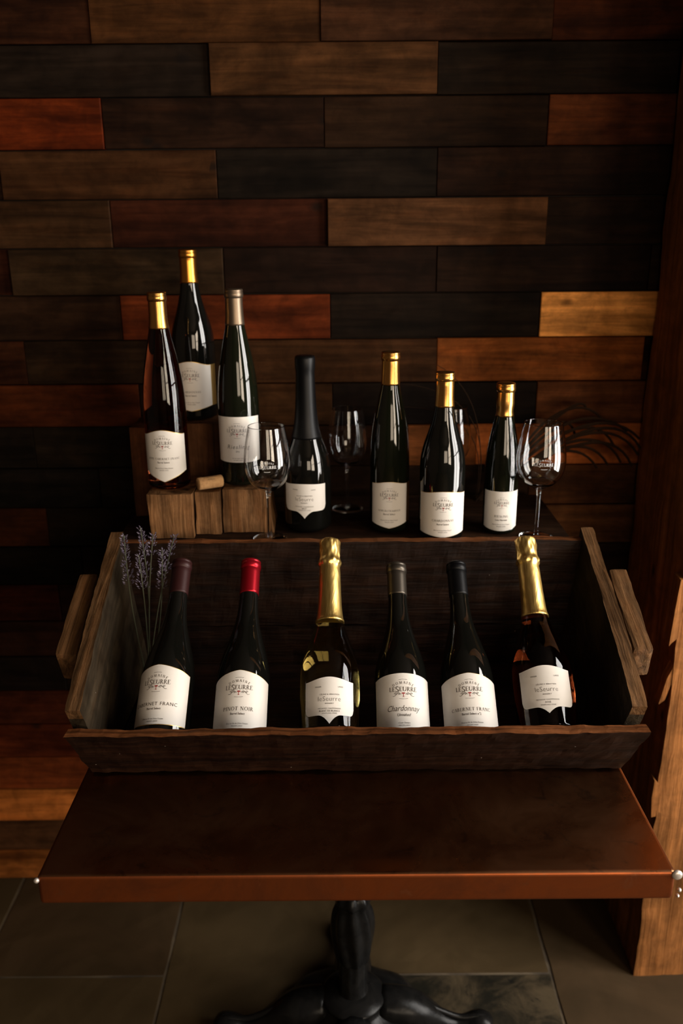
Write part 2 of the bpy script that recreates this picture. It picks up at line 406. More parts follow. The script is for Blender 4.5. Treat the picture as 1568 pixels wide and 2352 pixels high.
while z < ZC-.01:                                     # rows above the picture
    z2 = min(ZC, z+.0868); x = XL+rnd.uniform(-.3, 0)
    while x < XR:
        nx = x+rnd.uniform(.38, .44); plank(max(x, XL), min(nx, XR), z, z2, lin(*rnd.choice(pal), PK), rnd.uniform(0, .004)); x = nx
    z = z2

# ---- floor stones: each a slab of its own
def stone(x0, x1, y0, y1, m, seed):
    g = .004
    V, Fc, _ = hexa(corners(lambda a, b, d: (((x0+g) if a == 0 else (x1-g)), ((y0+g) if b == 0 else (y1-g)), (-.03 if d == 0 else random.Random(seed).uniform(-.0015, .0005)))), (10, 10, 1), .0016, 14, seed)
    return obj('stone_tile', V, Fc, m, floor)
XA, XB, XC, XLJ = -.382, .03, .437, -.783
YJ = 1.405
WY = WALL_Y+.01
B_, D_, S_ = M['slate_brown'], M['slate_dark'], M['slate_mottled']
ST = [(XLJ, XA, YJ, WY, D_), (XLJ, XA, .78, YJ, B_), (XA, XB, 1.02, WY, B_), (XB, XC, YJ, WY, B_), (XB, XC, 1.0, YJ, S_), (XC, .85, 1.0, WY, D_),
      (-1.2, XLJ, 1.42, WY, B_), (-1.2, XLJ, 1.0, 1.42, D_), (.85, XR, 1.1, WY, D_), (.85, XR, .5, 1.1, B_),
      (XA, XB, .4, 1.02, D_), (XB, XC, .4, 1.0, B_), (XC, .85, .4, 1.0, B_), (XLJ, XA, .2, .78, D_), (-1.2, XLJ, .4, 1.0, B_), (XL, -1.2, .9, WY, B_), (XL, -1.2, .2, .9, D_)]
for i, s in enumerate(ST): stone(*s, i+1)
for i in range(10):
    for j in range(7):
        xx = XL+i*.405; yy = -3.2+j*.486
        yt = yy+.486
        if xx >= XR: continue
        x1 = min(XR, xx+.405)
        if j == 6: yt = .2
        stone(xx, x1, yy, yt, random.Random(i*9+j).choice([B_, D_, B_]), 40+i*9+j)
for (x0, x1, y0, y1, m) in [(-1.2, XLJ, .2, .4, D_), (XA, XC, .2, .4, B_), (XC, .85, .2, .4, D_), (.85, XR, .2, .5, D_)]:
    stone(x0, x1, y0, y1, m, 200+int(x0*10))

# ------------------------------------------------------------------ timber post on the right
PX0, PX1, PY0, PY1 = .612, .86, 1.397, 1.685
post = tag(empty('timber_post', (PX0, PY0, 0)), 'rough hewn brown timber post standing against the plank wall beside the table', 'post')
V, Fc, _ = hexa(corners(lambda a, b, d: (0 if a == 0 else PX1-PX0, 0 if b == 0 else PY1-PY0, 0 if d == 0 else ZC-.01)), (8, 8, 110), .0045, 9, 5)
obj('shaft', V, Fc, M['post'], post, smooth=False)
def wedge(pts, y0, y1, name):
    n = len(pts); V = [(x, y0, z) for x, z in pts]+[(x, y1, z) for x, z in pts]
    Fc = [tuple(range(n))[::-1], tuple(range(n, 2*n))]+[(i, (i+1) % n, n+(i+1) % n, n+i) for i in range(n)]
    return obj(name, V, Fc, M['post'], post)
def pp(px, py): q = atY(px, py, PY0); return (q.x-PX0, q.z)
wedge([pp(1562, 1330), pp(1548, 1400), pp(1534, 1482), pp(1541, 1474), pp(1556, 1462), pp(1575, 1330)], -.004, .03, 'splinter')
wedge([pp(1550, 1525), pp(1531, 1560), pp(1512, 1618), pp(1526, 1608), pp(1541, 1570), pp(1549, 1540)], .0, .022, 'splinter')
wedge([pp(1502, 1790), pp(1495, 1830), pp(1494, 1875), pp(1515, 1870), pp(1512, 1800)], -.003, .02, 'splinter')

# ------------------------------------------------------------------ pedestal table
TZ, TX0, TX1, TY0, TY1, TT = .75, -.3785, .408, .85, 1.672, .0425
table = tag(empty('pedestal_table', (.015, 1.26, 0)), 'copper clad table with a black cast iron pedestal under the wooden bin', 'table')
def rounded_slab(x0, x1, y0, y1, z0, z1, r, seg=4):
    bm = bmesh.new(); V, Fc = box(x0, x1, y0, y1, z0, z1)
    vs_ = [bm.verts.new(v) for v in V]; [bm.faces.new([vs_[i] for i in f]) for f in Fc]
    bmesh.ops.bevel(bm, geom=list(bm.edges), offset=r, segments=seg, profile=.5, affect='EDGES')
    bmesh.ops.recalc_face_normals(bm, faces=bm.faces)
    bm.verts.index_update()
    V = [v.co.copy() for v in bm.verts]; Fc = [tuple(v.index for v in f.verts) for f in bm.faces]; bm.free()
    return V, Fc
ox, oy = table.location.x, table.location.y
V, Fc = rounded_slab(TX0-ox, TX1-ox, TY0-oy, TY1-oy, TZ-TT, TZ, .005)
ix = []
for f in Fc:
    a, b, c = (Vector(V[f[i]]) for i in (0, 1, 2)); nn = (b-a).cross(c-a).normalized(); ix.append(1 if abs(nn.z) < .75 else 0)
top = obj('tabletop', V, Fc, [M['copper'], M['copper_edge']], table, idx=ix)
def nail(px, py, rad=.006):
    q = atY(px, py, TY0-.001)
    V, Fc = lathe([(rad, -.001), (rad*.95, .0012), (rad*.55, .0026), (rad*.1, .003)], 14)
    o = obj('nail_head', V, Fc, M['nail'], top, True); o.matrix_local = Matrix.Translation((q.x-ox, TY0-oy, q.z)) @ Matrix.Rotation(R(90), 4, 'X')
nail(1555, 2011, .0068); nail(83, 2024, .0035); nail(1560, 2045, .0025); nail(1556, 2058, .002)
V, Fc = join([box(-.17, .17, -.03, .03, TZ-TT-.016, TZ-TT), box(-.03, .03, -.17, .17, TZ-TT-.016, TZ-TT)])
obj('support_plate', V, Fc, M['iron'], table)
prof = [(.031, .11), (.031, .692)]
V, Fc = lathe([(.040, .09), (.034, .105), (.027, .13), (.026, .19), (.0265, .34), (.026, .66), (.036, .675), (.040, .692)], 48, lambda a, z: 1+.05*math.cos(10*a) if .13 < z < .67 else 1)
obj('column', V, Fc, M['iron'], table, True)
V, Fc = lathe(smoothprof([(.027, .195), (.031, .205), (.035, .225), (.0385, .255), (.039, .28), (.036, .305), (.030, .325), (.034, .34), (.027, .355)], 4), 60, lambda a, z: 1+.07*math.cos(8*a+z*20))
obj('leaf_collar', V, Fc, M['iron'], table, True)
V, Fc = lathe(smoothprof([(.150, .0), (.152, .02), (.135, .045), (.105, .062), (.078, .075), (.060, .09), (.057, .10), (.061, .108), (.050, .116), (.034, .122)], 4), 64, lambda a, z: 1+.06*math.cos(8*a)*max(0, 1-z/.1))
obj('base_dome', V, Fc, M['iron'], table, True)
for q in range(4):
    path = smoothprof([(.05, .085), (.11, .072), (.16, .045), (.205, .026), (.245, .030), (.262, .022)], 4)
    V, Fc = [], []
    P3 = [Vector((x, 0, z)) for x, z in path]
    V, Fc = tube(P3, lambda t: .030-.014*t+.006*math.sin(t*9), 10)
    V = [Vector((v[0], v[1]*1.15, max(.0, v[2]))) for v in V]
    o = obj('foot', V, Fc, M['iron'], table, True); o.rotation_euler.z = q*math.pi/2
    V, Fc = tube([(x, 0, z+.026-.012*i/len(path)) for i, (x, z) in enumerate(path[3:-2])], .006, 8)
    r_ = obj('rib', V, Fc, M['iron'], o, True)

# ------------------------------------------------------------------ slant-front wooden bin on the table
CX = .018
crate = tag(empty('wooden_bin', (CX, 1.2, TZ)), 'old dark wooden slant front bin with end handles on the copper table', 'bin')
def cpt(x, y, z): return (x, y-1.2, z-TZ)
FR_Y, FR_Z, FB_Y = .99, .857, 1.058     # front rim outer, front foot
BK_Y, BK_Z, TH = 1.354, .9985, .019
fnu = Vector((0, (FB_Y-FR_Y), TZ-FR_Z)).normalized()      # down the front board
def front(a, b, d):
    hx = .394 if d else .385
    y, z = (FR_Y, FR_Z) if d else (FB_Y, TZ+.003)
    if b: y, z = y+TH*.86+(.002 if d else .004), z+(.0 if d else .0)
    return cpt((-hx if a == 0 else hx+.002), y, z)
V, Fc, ix = hexa(corners(front), (130, 3, 14), .0022, 30, 2, lambda n, c: n.z > .75)
obj('front_board', V, Fc, [M['crate'], M['crate_worn']], crate, idx=ix)
V, Fc, ix = hexa(corners(lambda a, b, d: cpt(-.358 if a == 0 else .358, FB_Y+.022 if b == 0 else BK_Y, TZ+.003 if d == 0 else TZ+.0145)), (20, 8, 1), .0006, 20, 3)
obj('bottom_board', V, Fc, M['crate'], crate)
for zz0, zz1, sd in ((TZ+.003, .842, 4), (.8435, BK_Z, 5)):
    def back(a, b, d):
        z = zz1 if d else zz0
        return cpt((-1 if a == 0 else 1)*(.361+.13*(z-TZ)), BK_Y if b == 0 else BK_Y+TH, z)
    V, Fc, ix = hexa(corners(back), (110, 2, 10), .0022, 24, sd, (lambda n, c: n.z > .75) if sd == 5 else None)
    obj('back_board', V, Fc, [M['crate'], M['crate_worn']], crate, idx=ix)
def endboard(s, seed):
    T2 = .021
    # grid over the board: u from front to back, v from foot to upper edge
    nu, nv, nt = 46, 16, 3
    def edge(u):
        yb = FB_Y+.002+(BK_Y+TH-FB_Y)*u                       # along the foot
        yt = FR_Y+.022+(BK_Y+TH+.002-FR_Y-.022)*u            # along the upper edge
        zt_ = .882+(1.012-.882)*u**.93
        return yb, yt, zt_
    V, Fc, idx, key = [], [], [], {}
    def P(i, j, k):
        if (i, j, k) in key: return key[(i, j, k)]
        u, v = i/nu, j/nv; yb, yt, zt_ = edge(u)
        z = TZ+.004+(zt_-TZ-.003)*v; y = yb+(yt-yb)*v
        x = (.359+.13*(z-TZ)+T2*(k/nt))*s
        p = Vector(cpt(x, y, z)); q = p*20+Vector((seed*5, 0, 0))
        p = p+(noise.noise_vector(q)+.6*noise.noise_vector(q*2.9))*.0019
        key[(i, j, k)] = len(V); V.append(p); return key[(i, j, k)]
    def add(f, w_): Fc.append(f if s > 0 else f[::-1]); idx.append(w_)
    for i in range(nu):
        for j in range(nv):
            add((P(i, j, nt), P(i+1, j, nt), P(i+1, j+1, nt), P(i, j+1, nt)), 0)
            add((P(i, j, 0), P(i, j+1, 0), P(i+1, j+1, 0), P(i+1, j, 0)), 0)
        for k in range(nt):
            add((P(i, nv, k), P(i, nv, k+1), P(i+1, nv, k+1), P(i+1, nv, k))[::-1], 1)
            add((P(i, 0, k), P(i, 0, k+1), P(i+1, 0, k+1), P(i+1, 0, k)), 0)
    for j in range(nv):
        for k in range(nt):
            add((P(0, j, k), P(0, j, k+1), P(0, j+1, k+1), P(0, j+1, k)), 1 if j > nv-3 else 0)
            add((P(nu, j, k), P(nu, j+1, k), P(nu, j+1, k+1), P(nu, j, k+1)), 0)
    o = obj('end_board', V, Fc, [M['crate_side'], M['crate_worn_y']], crate, idx=idx)
    # handle cleat on the outside
    ya, yb_, n = 1.122, 1.292, 26
    def cl(a, b, d):
        y = yb_ if b else ya
        u = (y-FR_Y-.022)/(BK_Y+TH-FR_Y-.022); zt_ = .882+.13*u**.93
        z = zt_-.013 if d else zt_-.050
        x = .359+.13*(z-TZ)+T2+((.041 if d else .034) if a else (.010 if d else .0008))
        return cpt(x*s, y-(0 if d else .012), z)
    c = corners(cl)
    V, Fc, ix = hexa(c, (5, n, 7), 0, 1, 0)
    V2 = []
    cen = sum((Vector(v) for v in V), Vector())/len(V)
    for v in V:
        v = Vector(v); q = v*26+Vector((seed*9, 1, 2))
        V2.append(v+(noise.noise_vector(q)+.5*noise.noise_vector(q*3))*.0022)
    bm = bmesh.new(); vv = [bm.verts.new(v) for v in V2]
    for f in Fc: bm.faces.new([vv[i] for i in f])
    for _ in range(2): bmesh.ops.smooth_vert(bm, verts=bm.verts, factor=.5, use_axis_x=True, use_axis_y=True, use_axis_z=True)
    bmesh.ops.recalc_face_normals(bm, faces=bm.faces); bm.verts.index_update()
    V2 = [v.co.copy() for v in bm.verts]; F2 = [tuple(v.index for v in f.verts) for f in bm.faces]; bm.free()
    obj('handle', V2, F2, M['crate_worn_y'], crate)
endboard(-1, 3); endboard(1, 8)

# ------------------------------------------------------------------ riser behind the bin with the second row of bottles
RZ = .985
riser = tag(empty('wooden_riser', (0, 1.52, TZ)), 'dark wooden riser box behind the bin carrying bottles and glasses', 'riser')
for i, (ya, yb) in enumerate(((1.378, 1.47), (1.472, 1.565), (1.567, 1.66))):
    V, Fc, _ = hexa(corners(lambda a, b, d: (-.398 if a == 0 else .402, (yb if b else ya)-1.52, (RZ if d else RZ-.018)-TZ)), (24, 4, 1), .0004, 20, i)
    obj('slat', V, Fc, M['riser'], riser)
for xa, xb in ((-.385, -.365), (.37, .39)):
    V, Fc = box(xa, xb, 1.385-1.52, 1.655-1.52, .0005, RZ-.019-TZ); obj('side_panel', V, Fc, M['riser'], riser)

# ------------------------------------------------------------------ timber blocks on the riser
BZ1, BZ2 = 1.065, 1.165
blk = tag(empty('cracked_timber_block', (-.23, 1.475, RZ)), 'low cracked timber block carrying the rose and Riesling bottles and a cork', 'block')
bx = [-.336, -.2605, -.2135, -.122]
for i in range(3):
    x0, x1 = bx[i]+(.0018 if i else 0), bx[i+1]-(.0018 if i < 2 else 0)
    fy = (1.418, 1.436, 1.446)[i]
    def bc(a, b, d):
        x = x1 if a else x0
        if i == 2 and a and d: x -= .012
        if i == 0 and not a and d: x -= .004
        return (x+.23, (1.536 if b else fy-(.004 if d == 0 else 0))-1.475, (BZ1+(0, -.001, .0005)[i] if d else RZ+.001)-RZ)
    V, Fc, _ = hexa(corners(bc), (8, 8, 12), .0016, 30, i+11)
    o = obj('split_piece', V, Fc, M['block'], blk)
blk2 = tag(empty('tall_timber_block', (-.28, 1.598, RZ)), 'taller brown timber block, coloured darker for shade, behind the cracked one carrying a Chardonnay bottle', 'block')
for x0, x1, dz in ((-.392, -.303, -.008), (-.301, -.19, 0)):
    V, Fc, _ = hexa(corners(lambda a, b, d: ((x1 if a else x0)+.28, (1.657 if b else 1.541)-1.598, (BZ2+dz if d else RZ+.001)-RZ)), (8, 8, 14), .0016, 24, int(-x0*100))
    obj('split_piece', V, Fc, M['block_shaded'], blk2)

# ------------------------------------------------------------------ lettering
TK, TN = .15, .06
def arc(cx, cy, rx, ry, a0, a1, wk=TK, wn=TN, n=14):
    """stroke polygon strip along an ellipse arc, thick where vertical"""
    L = []
    for i in range(n+1):
        a = R(a0+(a1-a0)*i/n); wd = wn+(wk-wn)*abs(math.cos(a))**1.3
        dx, dy = math.cos(a), math.sin(a)
        L.append(((cx+(rx)*dx, cy+(ry)*dy), (cx+(rx-wd)*dx, cy+(ry-min(wd, ry*.9))*dy)))
    return ('strip', L)
def ln(x0, y0, x1, y1, w_=TK):
    # horizontal-width stroke for uprights/diagonals, vertical-width for bars
    if abs(y1-y0) < 1e-6: return ('quad', [(x0, y0-w_/2), (x1, y1-w_/2), (x1, y1+w_/2), (x0, y0+w_/2)])
    return ('quad', [(x0-w_/2, y0), (x0+w_/2, y0), (x1+w_/2, y1), (x1-w_/2, y1)])
def sf(x, y, l=.26): y = .025 if y == 0 else .975; return ln(x-l/2, y, x+l/2, y, .05)
G = {
 'A': ([ln(.06, 0, .40, 1, TN), ln(.72, 0, .38, 1), ln(.16, .34, .6, .34, TN), sf(.06, 0, .22), sf(.72, 0)], .80),
 'B': ([ln(.14, 0, .14, 1), arc(.26, .76, .26, .24, 90, -90), arc(.28, .26, .32, .27, 90, -90), ln(.05, .975, .28, .975, .05), ln(.05, .025, .28, .025, .05), ln(.14, .52, .28, .52, TN)], .68),
 'C': ([arc(.46, .5, .43, .51, 48, 312), ln(.76, .70, .76, .93, .045), ln(.76, .08, .76, .26, .045)], .86),
 'D': ([ln(.14, 0, .14, 1), ln(.04, .975, .36, .975, .05), ln(.04, .025, .36, .025, .05), arc(.34, .5, .48, .5, 90, -90)], .90),
 'E': ([ln(.14, 0, .14, 1), ln(.04, .97, .54, .97, TN), ln(.14, .52, .46, .52, TN), ln(.04, .03, .58, .03, TN), ln(.54, .80, .54, 1, .045), ln(.58, 0, .58, .22, .045)], .68),
 'F': ([ln(.14, 0, .14, 1), ln(.04, .97, .54, .97, TN), ln(.14, .50, .44, .50, TN), sf(.14, 0), ln(.54, .80, .54, 1, .045)], .62),
 'G': ([arc(.46, .5, .43, .51, 48, 305), ln(.78, .02, .78, .44, .13), ln(.62, .44, .88, .44, .05), ln(.76, .72, .76, .93, .045)], .94),
 'H': ([ln(.14, 0, .14, 1), ln(.72, 0, .72, 1), ln(.14, .51, .72, .51, TN), sf(.14, 0), sf(.14, 1), sf(.72, 0), sf(.72, 1)], .88),
 'I': ([ln(.15, 0, .15, 1), sf(.15, 0), sf(.15, 1)], .32),
 'K': ([ln(.14, 0, .14, 1), ln(.2, .42, .66, 1, TN), ln(.70, 0, .32, .55), sf(.14, 0), sf(.14, 1), sf(.68, 0), sf(.64, 1)], .80),
 'L': ([ln(.14, 0, .14, 1), ln(.04, .03, .56, .03, TN), sf(.14, 1), ln(.56, 0, .56, .24, .045)], .63),
 'M': ([ln(.10, 0, .14, 1, TN), ln(.50, 0, .17, 1), ln(.50, 0, .86, 1, TN), ln(.90, 0, .88, 1), sf(.10, 0), sf(.12, 1, .18), sf(.9, 0), sf(.9, 1, .18)], 1.05),
 'N': ([ln(.12, 0, .12, 1, TN), ln(.74, 0, .16, 1), ln(.74, 0, .74, 1, TN), sf(.12, 0), sf(.74, 1), sf(.1, 1, .2)], .88),
 'O': ([arc(.46, .5, .45, .51, 0, 360, n=26)], .94),
 'P': ([ln(.14, 0, .14, 1), arc(.28, .72, .30, .28, 90, -90), ln(.04, .975, .3, .975, .05), ln(.14, .46, .3, .46, TN), sf(.14, 0)], .66),
 'R': ([ln(.14, 0, .14, 1), arc(.28, .74, .29, .26, 90, -90), ln(.04, .975, .3, .975, .05), ln(.14, .50, .3, .50, TN), ln(.68, 0, .32, .5), sf(.14, 0), sf(.70, 0, .2)], .78),
 'S': ([arc(.29, .75, .25, .26, 30, 270), arc(.29, .25, .27, .27, 90, -150), ln(.50, .76, .50, .95, .045), ln(.05, .06, .05, .26, .045)], .60),
 'T': ([ln(.36, 0, .36, 1), ln(.02, .97, .70, .97, TN), sf(.36, 0), ln(.03, .78, .03, 1, .045), ln(.69, .78, .69, 1, .045)], .74),
 'U': ([ln(.14, .3, .14, 1), arc(.43, .32, .36, .33, 180, 360), ln(.76, .3, .76, 1, TN), sf(.14, 1), sf(.76, 1, .2)], .90),
 'W': ([ln(.30, 0, .08, 1), ln(.30, 0, .52, 1, TN), ln(.74, 0, .52, 1), ln(.74, 0, .96, 1, TN), sf(.08, 1, .2), sf(.96, 1, .2)], 1.06),
 'Y': ([ln(.36, 0, .36, .48), ln(.36, .44, .06, 1), ln(.36, .44, .68, 1, TN), sf(.36, 0), sf(.07, 1, .2), sf(.68, 1, .2)], .76),
 'Z': ([ln(.04, .97, .62, .97, TN), ln(.10, .03, .60, .97), ln(.04, .03, .66, .03, TN), ln(.05, .78, .05, 1, .045), ln(.65, 0, .65, .22, .045)], .72),
 ' ': ([], .36), "'": ([ln(.08, .75, .08, 1, .07)], .2),
}
class Ink:
    """flat print in label coordinates (u across, v up), metres"""
    def __init__(s): s.V = []; s.F = []
    def poly(s, pts): n = len(s.V); s.V += pts; s.F.append(tuple(range(n, n+len(pts))))
    def glyph(s, ch, fx):
        for kind, L in G[ch][0]:
            if kind == 'quad': s.poly([fx(*p) for p in L])
            else:
                for i in range(len(L)-1): s.poly([fx(*L[i][0]), fx(*L[i][1]), fx(*L[i+1][1]), fx(*L[i+1][0])])
    def serif(s, text, u, v, h, sp=.12, sx=1.0, big=()):
        wd = sum((G[c][1]+sp)*(1.35 if i in big else 1) for i, c in enumerate(text))-sp
        x = u-wd*h*sx/2
        for i, c in enumerate(text):
            k = 1.35 if i in big else 1; dv = -.22*h if i in big else 0
            s.glyph(c, lambda a, b: (x+a*h*sx*k, v+dv+b*h*k)); x += (G[c][1]+sp)*h*sx*k
        return wd*h*sx
    def arched(s, text, u, v, h, rad, sp=.25, sx=1.0):
        """capitals set on an arch of radius rad whose crown is at (u,v)"""
        wd = (sum(G[c][1]+sp for c in text)-sp)*h*sx; x = -wd/2
        for c in text:
            gw = G[c][1]*h*sx; t = (x+gw/2)/rad
            ca, sa = math.cos(t), math.sin(t); bx_, by_ = u+rad*math.sin(t), v-rad+rad*math.cos(t)
            s.glyph(c, lambda a, b: (bx_+(a*h*sx-gw/2)*ca+b*h*sa, by_-(a*h*sx-gw/2)*sa+b*h*ca)); x += (G[c][1]+sp)*h*sx
    def line(s, pts, wd):
        for (x0, y0), (x1, y1) in zip(pts, pts[1:]):
            d = math.hypot(x1-x0, y1-y0) or 1; nx, ny = -(y1-y0)/d*wd/2, (x1-x0)/d*wd/2
            s.poly([(x0+nx, y0+ny), (x0-nx, y0-ny), (x1-nx, y1-ny), (x1+nx, y1+ny)])
    def font(s, text, u, v, h, shear=0, sx=1.0, off=0.0, sp=1.0):
        VV, FF, wd = fontmesh(text, shear, off, sp)
        n = len(s.V); s.V += [(u+(x-wd/2)*h*sx, v+y*h) for x, y in VV]; s.F += [tuple(i+n for i in f) for f in FF]
FC = {}
def fontmesh(text, shear, off, sp):
    k = (text, shear, off, sp)
    if k not in FC:
        cu = bpy.data.curves.new('print', 'FONT'); cu.body = text; cu.size = 1.4; cu.shear = shear; cu.offset = off; cu.resolution_u = 2; cu.space_character = sp
        o = bpy.data.objects.new('print', cu); COL.objects.link(o)
        dg = bpy.context.evaluated_depsgraph_get(); dg.update(); me = o.evaluated_get(dg).to_mesh()
        VV = [(v.co.x, v.co.y) for v in me.vertices]; FF = [tuple(p.vertices) for p in me.polygons]
        o.evaluated_get(dg).to_mesh_clear(); bpy.data.objects.remove(o); bpy.data.curves.remove(cu)
        mn = min(x for x, y in VV); VV = [(x-mn, y) for x, y in VV]; FC[k] = (VV, FF, max(x for x, y in VV))
    return FC[k]
def wrap(P, rad):
    """(u,v) -> on a cylinder of radius rad(v), facing local -Y"""
    out = []
    for u, v in P:
        r = rad(v) if callable(rad) else rad
        out.append((r*math.sin(u/r), -r*math.cos(u/r), v))
    return out

# ------------------------------------------------------------------ bottles
PROF = {
 'flute': [(.0, .0), (.030, .0), (.0355, .003), (.0365, .008), (.0365, .128), (.0358, .155), (.0335, .185), (.0300, .21), (.0252, .235), (.0205, .257), (.0168, .275), (.0150, .29), (.0143, .31), (.0143, .336)],
 'burgundy': [(.0, .0), (.033, .0), (.0388, .003), (.040, .008), (.040, .115), (.0397, .13), (.0378, .148), (.0335, .166), (.0275, .184), (.0218, .202), (.0178, .22), (.0156, .236), (.0147, .25), (.0145, .287)],
 'sparkling': [(.0, .0), (.037, .0), (.0432, .004), (.0445, .010), (.0445, .088), (.0440, .100), (.0420, .113), (.0385, .126), (.0335, .140), (.0280, .155), (.0232, .170), (.0198, .186), (.0179, .203), (.0170, .225), (.0160, .26), (.0150, .290), (.0150, .318)],
 'sparkling_high': [(.0, .0), (.037, .0), (.0432, .004), (.0445, .010), (.0445, .106), (.0440, .118), (.0420, .131), (.0387, .143), (.0340, .156), (.0290, .169), (.0248, .183), (.0220, .198), (.0202, .214), (.0188, .235), (.0176, .262), (.0168, .290), (.0164, .318)],
 'burgundy_low': [(.0, .0), (.033, .0), (.0388, .003), (.040, .008), (.040, .088), (.0394, .100), (.0376, .112), (.0345, .126), (.0300, .142), (.0248, .160), (.0200, .178), (.0169, .196), (.0153, .214), (.0146, .232), (.0145, .290)],
}
def scaled(kind, h, r): p = PROF[kind]; H = p[-1][1]; RR = max(a for a, b in p); return [(a*(r/RR if a > .0165 else 1), b*h/H) for a, b in p]
def rad_at(prof, z):
    for (r0, z0), (r1, z1) in zip(prof, prof[1:]):
        if z0 <= z <= z1 and z1 > z0: return r0+(r1-r0)*(z-z0)/(z1-z0)
    return prof[-1][0]
def bottle_profile(kind, h, r):
    p = scaled(kind, h, r); head, body = p[:5], smoothprof(p[4:], 5)
    return head+body[1:]
def label_shape(style, side0, side1, peak, tip):
    if style == 'roof':
        return (lambda u: side1+(peak-side1)*(1-abs(u)**1.25), lambda u: side0-(side0-tip)*(1-abs(u)**1.4))
    if style == 'ogee':
        return (lambda u: side1+(peak-side1)*(.5+.5*math.cos(math.pi*u)), lambda u: side0-(side0-tip)*(1-abs(u))**1.0)
    if style == 'flat':
        return (lambda u: side1+(peak-side1)*(1-u*u), lambda u: side0-(side0-tip)*(1-u*u))
    if style == 'shield':
        def bot(u):
            a = abs(u); z = side0
            if a > .80: z += (1-math.sqrt(max(0, 1-((a-.8)/.2)**2)))*.010
            return z-(side0-tip)*max(0, 1-a/.42)**1.9
        return (lambda u: side1+(peak-side1)*(.5+.5*math.cos(math.pi*u)), bot)
def label_sheet(r, ang, shape, grow=0, extra=(0, 0), n=48, rows=4):
    V, Fc = [], []; top_, bot_ = shape
    for i in range(n+1):
        t = i/n; a = -ang-extra[0]+(2*ang+extra[0]+extra[1])*t
        u = max(-1, min(1, a/ang)); b, tp = bot_(u)-grow, top_(u)+grow
        for j in range(rows+1): V.append((r*math.sin(a), -r*math.cos(a), b+(tp-b)*j/rows))
    for i in range(n):
        for j in range(rows):
            q = i*(rows+1)+j; Fc.append((q, q+rows+1, q+rows+2, q+1))
    return V, Fc
def crest(I, Rd, u, v, s):
    """domaine crest, LESEURRE baseline at v; s = capital height"""
    I.arched('DOMAINE', u, v+1.72*s, s*.58, s*4.2, .42)
    I.line([(u+s*6.0*math.sin(t), v+2.75*s-6*s+s*6.0*math.cos(t)) for t in (-.16, -.08, 0, .08, .16)], s*.06)
    I.serif('LESEURRE', u, v, s, .06, .98, big=(2,))
    for sg in (-1, 1):
        for k, (a, b, c_) in enumerate(((1.0, -.62, .34), (1.75, -.55, .30))):
            I.line([(u+sg*s*(a+c_*(1-t/14)*math.cos(t*.62)), v+s*(b+c_*(1-t/14)*math.sin(t*.62))) for t in range(13)], s*.085)
        I.line([(u+sg*s*(.5+1.9*t), v+s*(-.75+.35*math.sin(t*5.5))) for t in [i/12 for i in range(13)]], s*.075)
    I.line([(u+s*5*math.sin(t), v-1.75*s+5*s-s*5*math.cos(t)) for t in (-.2, -.1, 0, .1, .2)], s*.06)
    Rd.poly([(u+s*.42*math.cos(t*math.pi/8), v-.45*s+s*.16*math.sin(t*math.pi/8)) for t in range(16)])
    Rd.line([(u, v-.45*s), (u, v-1.25*s)], s*.13); Rd.line([(u-.22*s, v-1.25*s), (u+.22*s, v-1.25*s)], s*.07)
